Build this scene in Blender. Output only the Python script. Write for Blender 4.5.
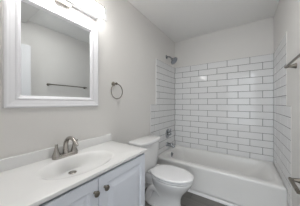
import bpy, bmesh, math, random
from mathutils import Vector, Matrix
random.seed(7)
PI = math.pi
S = bpy.context.scene
for o in list(bpy.data.objects):
    bpy.data.objects.remove(o)

# ------------------------------------------------------------------ camera, world, lights, exposure
W, ZC = 1.524, 2.44                 # room width, ceiling height
YF = -2.60                          # front wall (doorway) inner face
cam_d = bpy.data.cameras.new('camera')
cam = bpy.data.objects.new('camera', cam_d)
S.collection.objects.link(cam)
cam.location = (1.1614, -2.6458, 1.2050)
cam.rotation_euler = (PI/2, 0, math.radians(33.67))
cam_d.sensor_width = 36.0
cam_d.lens = 139.784/300*36.0
cam_d.clip_start = 0.01
S.camera = cam

wd = bpy.data.worlds.new('hall_daylight')
S.world = wd
wd.use_nodes = True
wd.node_tree.nodes['Background'].inputs[0].default_value = (0.80, 0.88, 1.0, 1)
wd.node_tree.nodes['Background'].inputs[1].default_value = 0.30

def area(name, loc, rot, sx, sy, power, col):
    l = bpy.data.lights.new(name, 'AREA')
    l.shape = 'RECTANGLE'; l.size = sx; l.size_y = sy
    l.energy = power; l.color = col
    o = bpy.data.objects.new(name, l)
    o.location = loc; o.rotation_euler = rot
    S.collection.objects.link(o)
    return o
HALL_FILL, HALL_LAMP = 56, 10
area('hall_fill_light', (1.15, -4.60, 1.30), (math.radians(90), 0, 0), 2.2, 2.2, HALL_FILL, (0.88, 0.94, 1.0))  # added fill panel standing in for hall daylight; the hall has no window
area('hall_spot_lamp', (1.49, -5.00, 2.40), (0, 0, 0), 0.07, 0.07, HALL_LAMP, (0.90, 0.95, 1.0))
area('added_ceiling_fill', (0.90, -1.72, 2.43), (0, 0, 0), 0.26, 0.26, 4.4, (1, 0.99, 0.97))  # added fill above the frame to lift the dark tub end, no fixture modelled
TUBE_STRENGTH = 24.0

S.view_settings.view_transform = 'Standard'
S.view_settings.look = 'None'
S.view_settings.gamma = 1.0
S.view_settings.use_curve_mapping = False
S.view_settings.exposure = 0.08

# ------------------------------------------------------------------ materials
def lin(c):
    return tuple((v/255/12.92 if v/255 <= 0.04045 else ((v/255+0.055)/1.055)**2.4) for v in c)

def mat(name, rgb, rough=0.5, metal=0.0, spec=0.5, bump=None, vary=None, coat=0.0, emit=None):
    m = bpy.data.materials.new(name); m.use_nodes = True
    nt = m.node_tree; b = nt.nodes['Principled BSDF']
    col = lin(rgb)
    b.inputs['Base Color'].default_value = (*col, 1)
    b.inputs['Roughness'].default_value = rough
    b.inputs['Metallic'].default_value = metal
    b.inputs['Specular IOR Level'].default_value = spec
    b.inputs['Coat Weight'].default_value = coat
    tc = nt.nodes.new('ShaderNodeTexCoord')
    if vary:
        sc, amt = vary
        n = nt.nodes.new('ShaderNodeTexNoise'); n.inputs['Scale'].default_value = sc
        n.inputs['Detail'].default_value = 3
        r = nt.nodes.new('ShaderNodeValToRGB')
        r.color_ramp.elements[0].position = 0.3; r.color_ramp.elements[1].position = 0.7
        r.color_ramp.elements[0].color = (*[v*(1-amt) for v in col], 1)
        r.color_ramp.elements[1].color = (*[min(1, v*(1+amt)) for v in col], 1)
        nt.links.new(tc.outputs['Object'], n.inputs['Vector'])
        nt.links.new(n.outputs['Fac'], r.inputs['Fac'])
        nt.links.new(r.outputs['Color'], b.inputs['Base Color'])
    if bump:
        sc, st = bump
        n = nt.nodes.new('ShaderNodeTexNoise'); n.inputs['Scale'].default_value = sc
        bp = nt.nodes.new('ShaderNodeBump'); bp.inputs['Strength'].default_value = st
        bp.inputs['Distance'].default_value = 0.002
        nt.links.new(tc.outputs['Object'], n.inputs['Vector'])
        nt.links.new(n.outputs['Fac'], bp.inputs['Height'])
        nt.links.new(bp.outputs['Normal'], b.inputs['Normal'])
    if emit:
        b.inputs['Emission Color'].default_value = (*emit[0], 1)
        b.inputs['Emission Strength'].default_value = emit[1]
    return m

M_WALL = mat('wall_paint', (228, 226, 223), 0.75, spec=0.25, bump=(160, 0.15), vary=(1.2, 0.012))
M_CEIL = mat('ceiling_paint', (248, 247, 245), 0.9, spec=0.2, bump=(120, 0.2))
M_TRIM = mat('trim_paint', (236, 236, 236), 0.4)
M_TILE = mat('glazed_tile', (232, 232, 232), 0.10, spec=0.28)
M_GROUT = mat('grey_grout', (104, 103, 101), 0.9, spec=0.1, vary=(40, 0.08))
M_TUB = mat('tub_enamel', (234, 233, 231), 0.28, spec=0.4)
M_PORC = mat('porcelain', (238, 238, 238), 0.10, coat=0.3)
M_SEAT = mat('seat_plastic', (247, 247, 248), 0.22)
M_COUNT = mat('cultured_marble', (233, 233, 232), 0.18, coat=0.2)
M_CAB = mat('cabinet_paint', (229, 233, 241), 0.38)
M_CABIN = mat('cabinet_shadow_gap', (60, 58, 56), 0.8)
M_FRAME = mat('mirror_frame_paint', (228, 228, 231), 0.35)
M_GLASS = mat('mirror_silver', (220, 223, 224), 0.015, metal=1.0)
M_NICK = mat('brushed_nickel', (172, 168, 163), 0.27, metal=1.0, bump=(500, 0.05))
M_DARKN = mat('satin_nickel_hardware', (128, 122, 113), 0.30, metal=1.0)
M_CHROME = mat('chrome', (165, 168, 172), 0.10, metal=1.0)
M_FIXT = mat('fixture_metal', (170, 166, 160), 0.35, metal=1.0)
M_PLATE = mat('fixture_back_plate', (225, 225, 225), 0.4)
M_HOSE = mat('white_braided_hose', (225, 225, 225), 0.5)
M_DARK = mat('dark_hole', (24, 24, 24), 0.7)
M_DOOR = mat('door_paint', (238, 238, 240), 0.4)
M_HALL = mat('hall_paint', (214, 212, 208), 0.8)
M_TUBE = mat('frosted_lamp_tube', (255, 255, 255), 0.4, emit=((1.0, 0.985, 0.97), TUBE_STRENGTH))

def floor_mat():
    m = bpy.data.materials.new('grey_wood_plank'); m.use_nodes = True
    nt = m.node_tree; b = nt.nodes['Principled BSDF']
    tc = nt.nodes.new('ShaderNodeTexCoord')
    br = nt.nodes.new('ShaderNodeTexBrick')
    br.inputs['Scale'].default_value = 1.0
    br.inputs['Brick Width'].default_value = 1.2
    br.inputs['Row Height'].default_value = 0.15
    br.inputs['Mortar Size'].default_value = 0.0015
    br.inputs['Color1'].default_value = (*lin((140, 137, 133)), 1)
    br.inputs['Color2'].default_value = (*lin((128, 125, 121)), 1)
    br.inputs['Mortar'].default_value = (*lin((85, 82, 79)), 1)
    mp = nt.nodes.new('ShaderNodeMapping'); mp.inputs['Scale'].default_value = (4, 60, 4)
    n = nt.nodes.new('ShaderNodeTexNoise'); n.inputs['Scale'].default_value = 1.0; n.inputs['Detail'].default_value = 5
    mx = nt.nodes.new('ShaderNodeMixRGB'); mx.blend_type = 'MULTIPLY'; mx.inputs['Fac'].default_value = 0.45
    nt.links.new(tc.outputs['Object'], br.inputs['Vector'])
    nt.links.new(tc.outputs['Object'], mp.inputs['Vector'])
    nt.links.new(mp.outputs['Vector'], n.inputs['Vector'])
    nt.links.new(br.outputs['Color'], mx.inputs['Color1'])
    nt.links.new(n.outputs['Fac'], mx.inputs['Color2'])
    nt.links.new(mx.outputs['Color'], b.inputs['Base Color'])
    b.inputs['Roughness'].default_value = 0.45
    return m
M_FLOOR = floor_mat()

# ------------------------------------------------------------------ helpers
def obj(name, bm, m, parent=None, smooth=None, bevel=0.0, seg=2, recalc=True):
    if recalc:
        bmesh.ops.recalc_face_normals(bm, faces=bm.faces)
    me = bpy.data.meshes.new(name)
    bm.to_mesh(me); bm.free()
    me.materials.append(m)
    o = bpy.data.objects.new(name, me)
    S.collection.objects.link(o)
    if parent is not None:
        o.parent = parent
        o.matrix_parent_inverse = Matrix.Translation(-parent.location)
    if bevel:
        b = o.modifiers.new('bevel', 'BEVEL'); b.width = bevel; b.segments = seg
        b.limit_method = 'ANGLE'; b.angle_limit = math.radians(35)
    if smooth is not None:
        for p in me.polygons: p.use_smooth = True
        if smooth < 170:
            ed = me.edges
            import collections
            bm2 = bmesh.new(); bm2.from_mesh(me)
            for e in bm2.edges:
                if len(e.link_faces) == 2 and e.calc_face_angle(0) > math.radians(smooth):
                    e.smooth = False
            bm2.to_mesh(me); bm2.free()
    return o

def tag(o, label, cat, group=None):
    o['label'] = label; o['category'] = cat
    if group: o['group'] = group
    return o

def thing(name, label, cat, loc):
    o = bpy.data.objects.new(name, None)
    S.collection.objects.link(o); o.location = loc
    o.empty_display_size = 0.05
    return tag(o, label, cat)

def struct(o):
    o['kind'] = 'structure'; return o

def box(bm, x0, x1, y0, y1, z0, z1):
    v = [bm.verts.new((x, y, z)) for x in (x0, x1) for y in (y0, y1) for z in (z0, z1)]
    for f in ((0,1,3,2), (4,6,7,5), (0,4,5,1), (2,3,7,6), (0,2,6,4), (1,5,7,3)):
        bm.faces.new([v[i] for i in f])

def bx(*a):
    bm = bmesh.new(); box(bm, *a); return bm

def loft(bm, loops, cap0=True, cap1=True, closed=True):
    rings = [[bm.verts.new(p) for p in lp] for lp in loops]
    n = len(rings[0])
    for a, b in zip(rings, rings[1:]):
        for i in range(n if closed else n-1):
            j = (i+1) % n
            bm.faces.new((a[i], a[j], b[j], b[i]))
    if cap0: bm.faces.new(rings[0][::-1])
    if cap1: bm.faces.new(rings[-1])
    return rings

def rr(cx, cy, hx, hy, r, z, n=8):
    """rounded rectangle loop in the XY plane"""
    r = min(r, hx, hy); out = []
    for k, (sx, sy) in enumerate(((1, 1), (-1, 1), (-1, -1), (1, -1))):
        for i in range(n+1):
            a = PI/2*k + PI/2*i/n
            out.append((cx+sx*(hx-r)+r*math.cos(a), cy+sy*(hy-r)+r*math.sin(a), z))
    return out

def tube(bm, pts, rad, n=12, caps=True):
    """round tube along a polyline; rad is a number or one per point"""
    pts = [Vector(p) for p in pts]
    rs = rad if isinstance(rad, (list, tuple)) else [rad]*len(pts)
    t0 = (pts[1]-pts[0]).normalized()
    up = Vector((0, 0, 1)) if abs(t0.z) < 0.9 else Vector((1, 0, 0))
    u = t0.cross(up).normalized()
    loops = []
    for i, p in enumerate(pts):
        if i == 0: t = t0
        elif i == len(pts)-1: t = (pts[-1]-pts[-2]).normalized()
        else: t = ((pts[i+1]-p).normalized()+(p-pts[i-1]).normalized()).normalized()
        u = (u - t*u.dot(t)).normalized(); v = t.cross(u)
        loops.append([p + (u*math.cos(2*PI*k/n) + v*math.sin(2*PI*k/n))*rs[i] for k in range(n)])
    loft(bm, loops, caps, caps)

def lathe(bm, prof, origin, axis, n=24):
    """surface of revolution: prof = (radius, distance along axis)"""
    ax = Vector(axis).normalized(); o = Vector(origin)
    up = Vector((0, 0, 1)) if abs(ax.z) < 0.9 else Vector((1, 0, 0))
    u = ax.cross(up).normalized(); v = ax.cross(u)
    loops = [[o + ax*h + (u*math.cos(2*PI*k/n)+v*math.sin(2*PI*k/n))*max(r, 1e-4) for k in range(n)] for r, h in prof]
    loft(bm, loops)

def spline(pts, n=10):
    pts = [Vector(p) for p in pts]
    P = [pts[0]*2-pts[1]] + pts + [pts[-1]*2-pts[-2]]
    out = []
    for i in range(1, len(P)-2):
        for k in range(n):
            t = k/n
            a, b, c, d = P[i-1], P[i], P[i+1], P[i+2]
            out.append(0.5*((2*b)+(c-a)*t+(2*a-5*b+4*c-d)*t*t+(3*b-a-3*c+d)*t**3))
    out.append(pts[-1]); return out

# ------------------------------------------------------------------ room shell
T = 0.10
struct(obj('floor', bx(-T, 2.6, -5.5, T, -0.05, 0), M_FLOOR))
struct(obj('ceiling', bx(-T, 2.6, -5.5, T, ZC, ZC+0.05), M_CEIL))
wl = struct(obj('wall_left', bx(-T, 0, -5.5, 0, 0, ZC), M_WALL))
wb = struct(obj('wall_back', bx(-T, W+T, 0, T, 0, ZC), M_WALL))
wr = struct(obj('wall_right', bx(W, W+T, YF-T, 0, 0, ZC), M_WALL))
DX0, DX1, DH = 0.78, 1.50, 2.06
bm = bmesh.new()
box(bm, 0, DX0, YF-T, YF, 0, ZC); box(bm, DX0, DX1, YF-T, YF, DH, ZC); box(bm, DX1, W, YF-T, YF, 0, ZC)
struct(obj('wall_front', bm, M_WALL))
# the hall beyond the doorway
struct(obj('wall_hall_right', bx(2.5, 2.6, -5.5, YF-T, 0, ZC), M_HALL))
struct(obj('wall_hall_end', bx(-T, 2.6, -5.6, -5.5, 0, ZC), M_HALL))
struct(obj('wall_hall_front', bx(W+T, 2.6, YF-T, YF, 0, ZC), M_HALL))
# dropped duct casing over the door
struct(obj('trim_1', bx(0.72, W, YF, -1.95, 2.38, ZC), M_WALL))

# subway tile surround
ZT, TH, TP = 1.911, 0.10487, 0.3075
NR = 16
G = 0.0027
def tile_field(place, u0, u1, rows, off, name, parent, uv_limits=None):
    """bevelled tiles (one mesh) over a grout slab (child)"""
    bm = bmesh.new(); th, bev = 0.008, 0.0022
    for k in rows:
        z1 = ZT-k*TH; z0 = z1-TH
        lo, hi = uv_limits(k) if uv_limits else (u0, u1)
        x = off + (TP/2 if k % 2 else 0)
        while x > lo: x -= TP
        while x < hi:
            a, b = max(x, lo), min(x+TP, hi)
            x += TP
            if b-a < 0.012: continue
            a += G; b -= G; zz0, zz1 = z0+G, z1-G
            q = [(a, zz0), (b, zz0), (b, zz1), (a, zz1)]
            qi = [(a+bev, zz0+bev), (b-bev, zz0+bev), (b-bev, zz1-bev), (a+bev, zz1-bev)]
            tilt = random.uniform(-0.0002, 0.0002); tilt2 = random.uniform(-0.0002, 0.0002)
            l0 = [place(p[0], 0.003, p[1]) for p in q]
            l1 = [place(p[0], th-0.0015, p[1]) for p in q]
            l2 = [place(p[0], th+(tilt if i in (0, 3) else -tilt)+(tilt2 if i < 2 else -tilt2), p[1]) for i, p in enumerate(qi)]
            loft(bm, [l0, l1, l2], False, True)
    return struct(obj(name, bm, M_TILE, parent))
def slab(name, parent, *a):
    return struct(obj(name, bx(*a), M_GROUT, parent))
ZB = ZT-NR*TH
tile_field(lambda u, d, z: (u, -d, z), 0.006, W-0.001, range(NR), 0.018, 'subway_tile', wb)
slab('grout', wb, 0, W, -0.0055, 0, ZB, ZT)
YU, YL = -0.729, -0.886
lim = lambda k: (0.005, -YU) if k < 7 else (0.005, -YL)
for wall, px, sg in ((wl, 0.0, 1), (wr, W, -1)):
    dk = 1.0 if sg > 0 else 0.4
    tile_field(lambda u, d, z: (px+sg*d*dk, -u, z), 0, 0, range(NR), -0.14, 'subway_tile', wall, lim)
    gx = sorted((px, px+sg*0.0055*dk))
    slab('grout', wall, *gx, YU, 0, ZT-7*TH, ZT)
    slab('grout', wall, *gx, YL, 0, ZB, ZT-7*TH)
    bm = bmesh.new()
    ex = sorted((px, px+sg*0.0085*dk)); tw = 0.007 if sg > 0 else 0.004
    box(bm, *ex, YU-tw, YU, ZT-7*TH, ZT+0.006)
    box(bm, *ex, YL-tw, YL, 0.0, ZT-7*TH+0.006)
    box(bm, *ex, YL, YU-0.007, ZT-7*TH, ZT-7*TH+0.006)
    struct(obj('tile_edge', bm, M_TILE if sg > 0 else M_WALL, wall))
    # tile leg in front of the tub down to the floor
    if True:
        bm = bmesh.new()
        z1 = ZB
        while z1 > 0.01:
            z0 = max(0.0, z1-TH)
            l0 = [(px+sg*0.003*dk, y, z) for y, z in ((YL+G, z0+G), (-0.775, z0+G), (-0.775, z1-G), (YL+G, z1-G))]
            l1 = [(px+sg*0.008*dk, y, z) for y, z in ((YL+G+.002, z0+G+.002), (-0.777, z0+G+.002), (-0.777, z1-G-.002), (YL+G+.002, z1-G-.002))]
            loft(bm, [l0, l1], False, True); z1 -= TH
        struct(obj('subway_tile', bm, M_TILE, wall))
        slab('grout', wall, *gx, YL, -0.772, 0, ZB)

def baseboard(name, axis, fixed, sg, a, b):
    prof = [(0, 0), (0.014, 0), (0.014, 0.070), (0.010, 0.080), (0.008, 0.088), (0.003, 0.092), (0, 0.092)]
    bm = bmesh.new()
    if axis == 'y': loops = [[(fixed+sg*d, t, z) for d, z in prof] for t in (a, b)]
    else: loops = [[(t, fixed+sg*d, z) for d, z in prof] for t in (a, b)]
    loft(bm, loops)
    return struct(obj(name, bm, M_TRIM))
baseboard('baseboard_left', 'y', 0, 1, -1.685, YL-0.008)
baseboard('baseboard_right', 'y', W, -1, YF, YL-0.008)
# white quarter-round along the foot of the tub
bm = bmesh.new()
prof = [(0, 0)] + [(0.020*math.cos(a*PI/16), 0.032*math.sin(a*PI/16)) for a in range(9)]
loft(bm, [[(x, -0.7565-d, z) for d, z in prof] for x in (0.010, W-0.010)])
struct(obj('trim_2', bm, M_TRIM))
# door casing in the bathroom and the open door leaf
bm = bmesh.new()
box(bm, DX0-0.065, DX0, YF, YF+0.016, 0, DH+0.065)
box(bm, DX0, DX1, YF, YF+0.016, DH, DH+0.065)
struct(obj('trim_3', bm, M_TRIM, bevel=0.004))
d = struct(obj('door_1', bx(1.452, 1.487, -2.595, -1.905, 0.012, 2.045), M_DOOR, bevel=0.002))
for z0, z1 in ((0.20, 0.92), (1.06, 1.92)):
    for y0, y1 in ((-2.49, -2.29), (-2.21, -2.01)):
        bm = bmesh.new()
        lps = []
        for inset, xx in ((0, 1.4522), (0.012, 1.4460), (0.03, 1.4460), (0.042, 1.4500), (0.06, 1.4505)):
            lps.append([(xx, y0+inset, z0+inset), (xx, y1-inset, z0+inset), (xx, y1-inset, z1-inset), (xx, y0+inset, z1-inset)])
        loft(bm, lps, False, True)
        struct(obj('panel', bm, M_DOOR, d))
bm = bmesh.new()
lathe(bm, [(0.03, 0), (0.03, 0.006), (0.011, 0.010), (0.011, 0.03), (0.026, 0.042), (0.028, 0.056), (0.018, 0.068), (0, 0.070)], (1.452, -1.97, 0.93), (-1, 0, 0))
struct(obj('door_handle', bm, M_DARKN, d, smooth=40))

# ------------------------------------------------------------------ bathtub
tub = thing('bathtub', 'white alcove bathtub along the back wall below the subway tile', 'bathtub', (W/2, -0.38, 0))
TZ = 0.366
cx, cy = W/2+0.0025, -0.386
hx, hy = W/2-0.006, 0.374
bm = bmesh.new()
n = 12
loops = []
loops.append(rr(cx, cy+0.009, hx, hy-0.009, 0.004, 0.0, n))
loops.append(rr(cx, cy+0.009, hx, hy-0.009, 0.004, 0.046, n))
loops.append(rr(cx, cy, hx, hy, 0.004, 0.052, n))
loops.append(rr(cx, cy+0.003, hx, hy-0.003, 0.004, TZ-0.050, n))
loops.append(rr(cx, cy, hx, hy, 0.006, TZ-0.032, n))
for a in (0.25, 0.5, 0.75, 1.0):
    k = 0.022*(1-math.cos(a*PI/2)); z = TZ-0.022+0.022*math.sin(a*PI/2)
    loops.append(rr(cx, cy, hx-k, hy-k, 0.010, z, n))
# inner basin: front deck .075, back deck .055, left deck .085, right deck .075
x0, x1, y0, y1 = 0.085, W-0.080, -0.672, -0.062
def inner(a, b, c, e, r, z):
    return rr((x0+a+x1-b)/2, (y0+c+y1-e)/2, (x1-b-x0-a)/2, (y1-e-y0-c)/2, r, z, n)
loops.append(inner(-0.012, -0.012, -0.012, -0.012, 0.10, TZ))
loops.append(inner(0, 0, 0, 0, 0.11, TZ-0.004))
loops.append(inner(0.010, 0.014, 0.008, 0.008, 0.12, TZ-0.018))
loops.append(inner(0.022, 0.05, 0.018, 0.018, 0.13, TZ-0.09))
loops.append(inner(0.045, 0.15, 0.035, 0.035, 0.14, TZ-0.20))
loops.append(inner(0.065, 0.22, 0.055, 0.055, 0.14, TZ-0.265))
loops.append(inner(0.10, 0.27, 0.09, 0.09, 0.13, TZ-0.295))
loops.append(inner(0.16, 0.33, 0.15, 0.15, 0.10, TZ-0.302))
loft(bm, loops, True, True)
obj('tub_body', bm, M_TUB, tub, smooth=50)
bm = bmesh.new()   # overflow plate on the sloped end under the spout
lathe(bm, [(0.0, 0), (0.042, 0.0), (0.042, 0.006), (0.033, 0.013), (0.0, 0.014)], (0.101, -0.36, 0.290), (1, 0, 0.15))
ov = obj('overflow_plate', bm, M_CHROME, tub, smooth=40)
bm = bmesh.new()
tube(bm, [(0.112, -0.36, 0.288), (0.124, -0.36, 0.298), (0.130, -0.36, 0.312)], [0.006, 0.005, 0.006], 10)
obj('trip_lever', bm, M_CHROME, ov, smooth=40)
bm = bmesh.new()
lathe(bm, [(0.0, 0), (0.032, 0), (0.030, 0.004), (0.0, 0.005)], (0.33, -0.37, TZ-0.302), (0, 0, 1))
obj('drain', bm, M_CHROME, tub, smooth=40)

# ------------------------------------------------------------------ shower fittings on the left wall
YS = -0.36
t = thing('shower_fixture', 'chrome shower head on a bent arm high on the left wall above the tile', 'shower head', (0, YS, 2.04))
bm = bmesh.new(); lathe(bm, [(0.038, 0), (0.038, 0.005), (0.028, 0.014), (0.013, 0.018)], (0, YS, 2.043), (1, 0, 0)); obj('flange', bm, M_CHROME, t, smooth=40)
bm = bmesh.new(); tube(bm, spline([(0.0, YS, 2.043), (0.045, YS, 2.040), (0.078, YS, 2.022), (0.104, YS, 1.992)], 6), 0.012, 12); obj('arm', bm, M_CHROME, t, smooth=40)
ax = Vector((0.72, -0.05, -0.69)).normalized(); o0 = Vector((0.100, YS, 1.996))
bm = bmesh.new(); lathe(bm, [(0.013, 0), (0.018, 0.006), (0.018, 0.016), (0.012, 0.022), (0.024, 0.030), (0.050, 0.050), (0.066, 0.062), (0.068, 0.078), (0.063, 0.081)], o0, ax); hd = obj('head', bm, M_CHROME, t, smooth=40)
bm = bmesh.new(); lathe(bm, [(0.0, 0.0), (0.061, 0.0), (0.058, 0.003), (0.0, 0.004)], o0+ax*0.081, ax); obj('spray_face', bm, mat('spray_face_grey', (150, 155, 162), 0.4), hd, smooth=40)

t = thing('shower_valve', 'chrome shower valve with lever on the tiled wall above the tub spout', 'shower valve', (0.008, YS+0.03, 0.65))
bm = bmesh.new(); lathe(bm, [(0.0, 0), (0.086, 0), (0.086, 0.004), (0.074, 0.011), (0.036, 0.016), (0.0, 0.016)], (0.008, YS+0.03, 0.645), (1, 0, 0), 32); obj('escutcheon', bm, M_CHROME, t, smooth=40)
bm = bmesh.new(); lathe(bm, [(0.033, 0.010), (0.031, 0.045), (0.027, 0.062), (0.018, 0.070), (0.0, 0.071)], (0.008, YS+0.03, 0.645), (1, 0, 0)); hb = obj('valve_handle', bm, M_CHROME, t, smooth=40)
bm = bmesh.new(); tube(bm, [(0.055, YS+0.03, 0.645), (0.062, YS+0.03, 0.680), (0.072, YS+0.03, 0.725), (0.074, YS+0.03, 0.740)], [0.012, 0.014, 0.011, 0.007], 10); obj('lever', bm, M_CHROME, hb, smooth=40)

t = thing('tub_spout', 'chrome tub spout low on the tiled wall under the shower valve', 'tub spout', (0.008, YS, 0.45))
bm = bmesh.new()
sp = [(0.008, YS, 0.455), (0.030, YS, 0.456), (0.080, YS, 0.455), (0.115, YS, 0.450), (0.135, YS, 0.438), (0.143, YS, 0.420)]
tube(bm, sp, [0.036, 0.034, 0.031, 0.029, 0.028, 0.025], 18); obj('spout_body', bm, M_CHROME, t, smooth=40)
bm = bmesh.new(); lathe(bm, [(0.0, 0), (0.039, 0), (0.036, 0.010), (0.030, 0.014)], (0.008, YS, 0.455), (1, 0, 0)); obj('flange', bm, M_CHROME, t, smooth=40)
bm = bmesh.new(); lathe(bm, [(0.005, 0), (0.005, 0.020), (0.010, 0.022), (0.010, 0.030), (0.0, 0.033)], (0.120, YS, 0.468), (0, 0, 1), 14); obj('diverter_knob', bm, M_CHROME, t, smooth=40)

# ------------------------------------------------------------------ toilet
YT = -1.160
t = thing('toilet', 'white two-piece toilet with closed lid between the vanity and the bathtub', 'toilet', (0.30, YT, 0))
NE = 48
def egg(xb, xf, hw, z, sq=2.0, wide=0.44):
    """egg outline: xb back, xf front, widest at a fraction of the length"""
    xm = xb+(xf-xb)*wide; out = []
    for i in range(NE):
        a = 2*PI*i/NE; c, s_ = math.cos(a), math.sin(a)
        ex = 2.0/sq if c < 0 else 1.0
        ey = 2.0/sq if c < 0 else 1.0
        rx = (xf-xm) if c >= 0 else (xm-xb)
        out.append((xm+rx*math.copysign(abs(c)**ex, c), YT+hw*math.copysign(abs(s_)**ey, s_), z))
    return out
bm = bmesh.new()
lp = [egg(0.14, 0.600, 0.112, 0.0, 3), egg(0.14, 0.600, 0.112, 0.016, 3), egg(0.145, 0.590, 0.104, 0.026, 3),
      egg(0.20, 0.578, 0.094, 0.08, 2.6), egg(0.24, 0.582, 0.092, 0.13, 2.4), egg(0.25, 0.600, 0.104, 0.18, 2.2),
      egg(0.24, 0.635, 0.126, 0.225, 2.2, 0.5), egg(0.235, 0.672, 0.150, 0.27, 2.2, 0.5), egg(0.23, 0.700, 0.168, 0.31, 2.2, 0.5),
      egg(0.225, 0.713, 0.176, 0.338, 2.2, 0.5), egg(0.225, 0.715, 0.177, 0.347, 2.2, 0.5), egg(0.23, 0.711, 0.174, 0.3535, 2.2, 0.5),
      egg(0.27, 0.655, 0.118, 0.3535, 2.0), egg(0.30, 0.625, 0.098, 0.30, 2.0), egg(0.36, 0.55, 0.055, 0.22, 2.0)]
loft(bm, lp)
# neck and shelf at the back that carry the tank
loft(bm, [rr(0.17, YT, 0.110, 0.070, 0.03, 0.22), rr(0.16, YT, 0.130, 0.088, 0.04, 0.29), rr(0.155, YT, 0.135, 0.105, 0.04, 0.350), rr(0.155, YT, 0.130, 0.100, 0.04, 0.356)])
loft(bm, [rr(0.28, YT, 0.135, 0.072, 0.03, 0.0), rr(0.28, YT, 0.135, 0.066, 0.03, 0.05), rr(0.28, YT, 0.120, 0.058, 0.03, 0.24)])
# the curved trapway bulging from both sides of the pedestal
for s_ in (-1, 1):
    pts = spline([(0.40, YT+s_*0.036, 0.06), (0.37, YT+s_*0.052, 0.14), (0.315, YT+s_*0.060, 0.200), (0.245, YT+s_*0.060, 0.185), (0.200, YT+s_*0.062, 0.11), (0.185, YT+s_*0.062, 0.02)], 8)
    tube(bm, pts, 0.044, 14)
bowl = obj('bowl', bm, M_PORC, t, smooth=60)
for s_ in (-1, 1):
    bm = bmesh.new(); lathe(bm, [(0.015, 0), (0.016, 0.010), (0.012, 0.020), (0.0, 0.024)], (0.30, YT+s_*0.107, 0.016), (0, 0, 1), 16)
    obj('bolt_cap', bm, M_SEAT, bowl, smooth=50)
def tank_loop(x0, x1, hw, z, bulge=0.025, n=14):
    out = [(x0, YT-hw+0.012, z), (x0, YT+hw-0.012, z), (x0+0.012, YT+hw, z)]
    xs = x1-bulge
    out.append((xs-0.03, YT+hw, z)); 
    for i in range(n+1):
        a = -1+2*i/n                       # +hw -> -hw along the bowed front
        y = -a*hw
        r = 1-abs(a)**5
        out.append((xs-0.018*(1-r)+bulge*(1-a*a), YT+y*(0.995 if abs(a) > .99 else 1), z))
    out.append((xs-0.03, YT-hw, z)); out.append((x0+0.012, YT-hw, z))
    return out
bm = bmesh.new()
loft(bm, [tank_loop(0.030, 0.195, 0.185, 0.358), tank_loop(0.025, 0.205, 0.195, 0.368), tank_loop(0.016, 0.218, 0.212, 0.56), tank_loop(0.012, 0.225, 0.220, 0.702)])
tk = obj('tank', bm, M_PORC, t, smooth=55, bevel=0.004)
bm = bmesh.new()
loft(bm, [tank_loop(0.008, 0.236, 0.230, 0.702), tank_loop(0.006, 0.240, 0.234, 0.708), tank_loop(0.006, 0.240, 0.234, 0.728), tank_loop(0.010, 0.234, 0.229, 0.738), tank_loop(0.020, 0.222, 0.218, 0.742)])
obj('tank_lid', bm, M_PORC, t, smooth=60)
bm = bmesh.new(); lathe(bm, [(0.0, 0), (0.014, 0), (0.014, 0.010), (0.0, 0.012)], (0.165, YT-0.214, 0.655), (0, -1, 0), 16)
tube(bm, [(0.165, YT-0.228, 0.655), (0.19, YT-0.236, 0.652), (0.235, YT-0.236, 0.645)], [0.007, 0.007, 0.009], 10)
obj('flush_lever', bm, M_CHROME, tk, smooth=50)
bm = bmesh.new()
SL = (2.4, 0.5)
loft(bm, [egg(0.245, 0.690, 0.152, 0.354, *SL), egg(0.245, 0.690, 0.152, 0.363, *SL), egg(0.229, 0.714, 0.174, 0.3635, *SL), egg(0.225, 0.718, 0.178, 0.365, *SL), egg(0.225, 0.718, 0.178, 0.373, *SL), egg(0.229, 0.713, 0.173, 0.375, *SL)])
obj('seat', bm, M_SEAT, t, smooth=40)
bm = bmesh.new()
loft(bm, [egg(0.245, 0.685, 0.148, 0.374, *SL), egg(0.245, 0.685, 0.148, 0.3855, *SL), egg(0.226, 0.719, 0.177, 0.386, *SL), egg(0.222, 0.723, 0.181, 0.388, *SL), egg(0.222, 0.723, 0.181, 0.397, *SL), egg(0.229, 0.714, 0.174, 0.402, *SL), egg(0.26, 0.675, 0.142, 0.4055, 2.3, 0.5), egg(0.34, 0.59, 0.07, 0.407, 2.2, 0.5)])
obj('lid', bm, M_SEAT, t, smooth=40)
for s_ in (-1, 1):
    bm = bmesh.new(); tube(bm, [(0.228, YT+s_*0.045, 0.386), (0.228, YT+s_*0.105, 0.386)], 0.016, 16)
    obj('hinge', bm, M_SEAT, t, smooth=40)

t = thing('water_supply_valve', 'small shut-off valve with white supply hose on the wall behind the toilet', 'valve', (0, -1.36, 0.16))
bm = bmesh.new(); lathe(bm, [(0.0, 0), (0.030, 0), (0.028, 0.006), (0.010, 0.010), (0.010, 0.060), (0.0, 0.062)], (0, -1.36, 0.16), (1, 0, 0)); obj('stub_pipe', bm, M_CHROME, t, smooth=40)
bm = bmesh.new(); lathe(bm, [(0.013, -0.015), (0.015, 0), (0.013, 0.030), (0.009, 0.035)], (0.062, -1.36, 0.16), (0, 0, 1)); obj('valve_body', bm, M_CHROME, t, smooth=40)
bm = bmesh.new(); lathe(bm, [(0.006, 0), (0.006, 0.012), (0.018, 0.014), (0.018, 0.022), (0.0, 0.024)], (0.074, -1.36, 0.16), (1, 0, 0)); obj('valve_knob', bm, M_CHROME, t, smooth=40)
bm = bmesh.new(); tube(bm, spline([(0.062, -1.36, 0.195), (0.066, -1.37, 0.25), (0.085, -1.345, 0.30), (0.09, -1.316, 0.335), (0.09, -1.312, 0.357)], 8), 0.0065, 10); obj('supply_hose', bm, M_HOSE, t, smooth=40)

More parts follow.
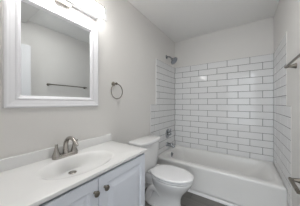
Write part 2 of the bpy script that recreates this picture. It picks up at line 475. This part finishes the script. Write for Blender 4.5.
# ------------------------------------------------------------------ vanity cabinet
VX, VY0, VY1, ZV = 0.432, -2.590, -1.674, 0.792     # carcass front, left end, right end, top
van = thing('vanity_cabinet', 'pale grey two-door vanity cabinet under the white sink top on the left', 'cabinet', (0.22, -2.14, 0))
bm = bmesh.new()
box(bm, 0.002, VX, VY0, VY0+0.016, 0, ZV); box(bm, 0.002, VX, VY1-0.016, VY1, 0, ZV)
box(bm, 0.002, 0.012, VY0+0.016, VY1-0.016, 0.0, ZV)
box(bm, 0.012, VX, VY0+0.016, VY1-0.016, 0.10, 0.116)
box(bm, VX-0.07, VX-0.055, VY0+0.016, VY1-0.016, 0.0, 0.10)
body = obj('carcass', bm, M_CAB, van)
bm = bmesh.new()   # face frame
box(bm, VX, VX+0.018, VY0, VY0+0.035, 0.09, 0.758); box(bm, VX, VX+0.018, VY1-0.035, VY1, 0.09, 0.758)
box(bm, VX, VX+0.018, VY0+0.035, VY1-0.035, 0.740, 0.758); box(bm, VX, VX+0.018, VY0+0.035, VY1-0.035, 0.09, 0.125)
box(bm, VX, VX+0.018, -2.161, -2.119, 0.125, 0.740)
obj('face_frame', bm, M_CAB, van, bevel=0.001)
FX = VX+0.018
def cab_door(ya, yb, za, zb, knob_y):
    prof = [(0.0, 0.0), (0.0, 0.015), (0.004, 0.019), (0.055, 0.019), (0.063, 0.011), (0.070, 0.010), (0.075, 0.011), (0.105, 0.018), (0.112, 0.0185)]
    bm = bmesh.new()
    lps = [[(FX+0.001+h, ya+i, za+i), (FX+0.001+h, yb-i, za+i), (FX+0.001+h, yb-i, zb-i), (FX+0.001+h, ya+i, zb-i)] for i, h in prof]
    loft(bm, lps)
    d = obj('door', bm, M_CAB, van)
    k = bmesh.new()
    lathe(k, [(0.008, 0), (0.007, 0.004), (0.006, 0.012), (0.010, 0.016), (0.0155, 0.021), (0.0165, 0.025), (0.014, 0.030), (0.007, 0.033), (0.0, 0.0335)], (FX+0.019, knob_y, 0.703), (1, 0, 0))
    obj('knob', k, M_DARKN, d, smooth=40)
cab_door(-2.585, -2.1420, 0.105, 0.775, -2.167)
cab_door(-2.1380, -1.682, 0.105, 0.775, -2.099)

# ------------------------------------------------------------------ vanity top with moulded bowl
CX1, CY0, CY1, ZTOP = 0.478, -2.597, -1.658, 0.813
top = thing('sink_countertop', 'white moulded sink top with oval bowl and backsplash resting on the vanity cabinet', 'sink top', (0.22, -2.13, ZV))
bcx, bcy = 0.262, -2.125
bm = bmesh.new()
NB = 120
angs = [2*PI*i/NB for i in range(NB)]
corners = [(CX1, CY1), (0.002, CY1), (0.002, CY0), (CX1, CY0)]
for c in corners:
    a = math.atan2(c[1]-bcy, c[0]-bcx) % (2*PI)
    j = min(range(NB), key=lambda i: abs(angs[i]-a)); angs[j] = a
def rect_loop(z, inset=0.0):
    out = []
    for a in angs:
        c, s_ = math.cos(a), math.sin(a)
        x1, x0, y1, y0 = CX1-inset, 0.002, CY1-inset, CY0+inset
        ts = []
        if c > 1e-9: ts.append((x1-bcx)/c)
        if c < -1e-9: ts.append((x0-bcx)/c)
        if s_ > 1e-9: ts.append((y1-bcy)/s_)
        if s_ < -1e-9: ts.append((y0-bcy)/s_)
        r = min(ts); out.append((bcx+r*c, bcy+r*s_, z))
    return out
def oval(rx, ry, z, dx=0.0):
    out = []
    for a in angs:                                  # same angle as seen from the bowl centre
        c, s_ = math.cos(a), math.sin(a)
        r = 1/((abs(c)/rx)**2.15+(abs(s_)/ry)**2.15)**(1/2.15)
        out.append((bcx+dx+r*c, bcy+r*s_, z))
    return out
BR = [(0.166, 0.242, 0.0, 0), (0.160, 0.234, -0.0015, 0), (0.153, 0.226, -0.006, -0.001), (0.144, 0.212, -0.016, -0.004), (0.131, 0.192, -0.034, -0.012),
      (0.112, 0.164, -0.058, -0.030), (0.088, 0.128, -0.080, -0.055), (0.060, 0.086, -0.094, -0.083), (0.030, 0.034, -0.1015, -0.104), (0.018, 0.018, -0.103, -0.110)]
lps = [oval(a+0.007, b+0.007, ZTOP+z-0.008, dx) for a, b, z, dx in BR[::-1] if z < -0.015]
lps += [rect_loop(ZV+0.002), rect_loop(ZTOP-0.004), rect_loop(ZTOP-0.001, 0.001), rect_loop(ZTOP, 0.004)]
lps += [oval(a, b, ZTOP+z, dx) for a, b, z, dx in BR]
loft(bm, lps, True, True)
obj('basin', bm, M_COUNT, top, smooth=28)
bs = obj('backsplash', bx(0.002, 0.022, CY0, CY1, ZTOP, 0.884), M_COUNT, top, bevel=0.004, seg=3)
bm = bmesh.new()
lathe(bm, [(0.0, 0), (0.026, 0), (0.027, 0.004), (0.023, 0.006), (0.021, 0.003), (0.017, 0.003), (0.015, 0.008), (0.0, 0.010)], (bcx-0.108, bcy, ZTOP-0.1025), (0, 0, 1))
obj('drain', bm, M_NICK, top, smooth=40)

# ------------------------------------------------------------------ faucet
fx, fy, fz = 0.066, -2.130, ZTOP
t = thing('faucet', 'brushed nickel faucet with arched spout and two handles behind the sink bowl', 'faucet', (fx, fy, fz))
bm = bmesh.new()
loft(bm, [rr(fx, fy, 0.029, 0.088, 0.027, fz), rr(fx, fy, 0.029, 0.088, 0.027, fz+0.010), rr(fx, fy, 0.026, 0.084, 0.024, fz+0.020), rr(fx, fy, 0.018, 0.075, 0.017, fz+0.024)])
obj('base_plate', bm, M_NICK, t, smooth=50)
bm = bmesh.new()
pts = spline([(fx, fy, fz+0.018), (fx, fy, fz+0.060), (fx+0.008, fy, fz+0.102), (fx+0.038, fy, fz+0.134), (fx+0.080, fy, fz+0.143), (fx+0.120, fy, fz+0.132), (fx+0.146, fy, fz+0.108)], 6)
L_ = len(pts)
tube(bm, pts, [0.020-0.0075*min(1, i/(L_*0.55)) for i in range(L_)], 16)
sp = obj('spout', bm, M_NICK, t, smooth=40)
bm = bmesh.new(); dv = (Vector(pts[-1])-Vector(pts[-2])).normalized()
lathe(bm, [(0.0115, -0.004), (0.0135, 0), (0.0135, 0.010), (0.011, 0.012)], pts[-1], dv, 16); obj('aerator', bm, M_NICK, sp, smooth=40)
for s_ in (-1, 1):
    hy_ = fy+s_*0.062
    bm = bmesh.new()
    lathe(bm, [(0.028, 0.018), (0.025, 0.028), (0.0175, 0.048), (0.0125, 0.068), (0.0095, 0.086), (0.0105, 0.094), (0.008, 0.101), (0.0, 0.103)], (fx, hy_, fz), (0, 0, 1))
    tube(bm, [(fx, hy_, fz+0.092), (fx+0.012, hy_+s_*0.006, fz+0.100), (fx+0.030, hy_+s_*0.012, fz+0.108)], [0.008, 0.006, 0.006], 10)
    obj('handle', bm, M_NICK, t, smooth=45)

# ------------------------------------------------------------------ mirror
MY0, MY1, MZ0, MZ1 = -2.446, -1.815, 1.174, 1.924
t = thing('wall_mirror', 'rectangular mirror in a white moulded frame on the wall above the vanity', 'mirror', (0, -2.13, 1.55))
prof = [(0.0, 0.001), (0.0, 0.020), (0.004, 0.026), (0.012, 0.028), (0.022, 0.025), (0.030, 0.024), (0.050, 0.019), (0.056, 0.021), (0.062, 0.021), (0.068, 0.016), (0.078, 0.010), (0.080, 0.004), (0.080, 0.001)]
bm = bmesh.new()
loft(bm, [[(h, MY0+i, MZ0+i), (h, MY1-i, MZ0+i), (h, MY1-i, MZ1-i), (h, MY0+i, MZ1-i)] for i, h in prof], False, False)
obj('frame', bm, M_FRAME, t)
obj('glass', bx(0.001, 0.006, MY0+0.078, MY1-0.078, MZ0+0.078, MZ1-0.078), M_GLASS, t)

# ------------------------------------------------------------------ vanity light
LY, LX = -2.125, 0.090
t = thing('vanity_light', 'glowing white tube light with metal back bar mounted above the framed mirror', 'wall light', (0, LY, 2.07))
obj('back_plate', bx(0.0, 0.012, LY-0.42, LY+0.42, 2.035, 2.150), M_PLATE, t, bevel=0.003)
TZ_, HL = 2.025, 0.292
bm = bmesh.new()
loft(bm, [rr(0, 0, 0.033, 0.033, 0.020, y, 4) for y in (-HL, HL)])
bmesh.ops.transform(bm, matrix=Matrix.Translation((LX, LY, TZ_)) @ Matrix.Rotation(-PI/2, 4, 'X'), verts=bm.verts)
obj('lamp_tube', bm, M_TUBE, t, smooth=60)
bm = bmesh.new()
box(bm, 0.012, 0.055, LY-HL-0.004, LY+HL+0.004, 1.990, 2.060)
obj('added_glare_shield', bm, M_PLATE, t, bevel=0.002)  # added tray that keeps the tube's direct light off the wall behind
bm = bmesh.new()
box(bm, 0.096, 0.126, LY-HL-0.006, LY+HL+0.006, 2.0585, 2.068)
for e in (-1, 1): box(bm, 0.050, 0.100, LY+e*HL-0.006, LY+e*HL+0.006, 2.0585, 2.068)
obj('top_bar', bm, M_FIXT, t, bevel=0.001)
obj('bracket', bx(0.0, 0.034, LY-0.052, LY+0.052, 1.955, 2.0), M_FIXT, t, bevel=0.003)

# ------------------------------------------------------------------ towel ring
ry, rz, rx = -1.603, 1.329, 0.045
t = thing('towel_ring', 'dark nickel towel ring on the wall between the mirror and the shower', 'towel ring', (0, ry, 1.41))
bm = bmesh.new()
lathe(bm, [(0.0, 0), (0.024, 0), (0.024, 0.005), (0.012, 0.012), (0.009, 0.020), (0.009, 0.040), (0.013, 0.044), (0.013, 0.054), (0.0, 0.057)], (0, ry-0.012, rz+0.080), (1, 0, 0))
obj('post', bm, M_DARKN, t, smooth=40)
bm = bmesh.new()
R_ = 0.079; loops = []
for k in range(49):
    a = 2*PI*k/48
    c = Vector((rx, ry+R_*math.sin(a), rz+R_*math.cos(a))); rad = Vector((0, math.sin(a), math.cos(a)))
    loops.append([c+rad*0.0048*math.cos(b)+Vector((1, 0, 0))*0.0048*math.sin(b) for b in [2*PI*q/10 for q in range(10)]])
loft(bm, loops, False, False); bmesh.ops.remove_doubles(bm, verts=bm.verts, dist=1e-5)
obj('ring', bm, M_DARKN, t, smooth=60)

# ------------------------------------------------------------------ towel bar and paper holder on the right wall
def wall_post(name, y, z, reach, r, parent):
    bm = bmesh.new()
    lathe(bm, [(0.0, 0), (0.022, 0), (0.022, 0.004), (0.019, 0.010), (0.016, 0.020), (0.012, 0.036), (r, reach-0.010), (r+0.003, reach-0.004), (r+0.003, reach+0.008), (0.0, reach+0.012)], (W, y, z), (-1, 0, 0))
    return obj(name, bm, M_DARKN, parent, smooth=40)
BX = 0.062
t = thing('towel_bar', 'long nickel towel bar high on the right wall beyond the tile', 'towel bar', (W, -1.345, 1.525))
for y in (-1.030, -1.662): wall_post('post', y, 1.510, BX, 0.0095, t)
bm = bmesh.new(); tube(bm, [(W-BX, -1.016, 1.510), (W-BX, -1.676, 1.510)], 0.0085, 14); obj('bar', bm, M_DARKN, t, smooth=40)
t = thing('toilet_paper_holder', 'empty nickel toilet paper holder low on the right wall across from the toilet', 'paper holder', (W, -1.25, 0.622))
for y in (-1.155, -1.345): wall_post('post', y, 0.622, BX, 0.0095, t)
bm = bmesh.new()
tube(bm, [(W-BX, -1.155, 0.622), (W-BX, -1.172, 0.622), (W-BX, -1.173, 0.622), (W-BX, -1.327, 0.622), (W-BX, -1.328, 0.622), (W-BX, -1.345, 0.622)], [0.007, 0.007, 0.013, 0.013, 0.007, 0.007], 14)
obj('roller', bm, M_DARKN, t, smooth=40)
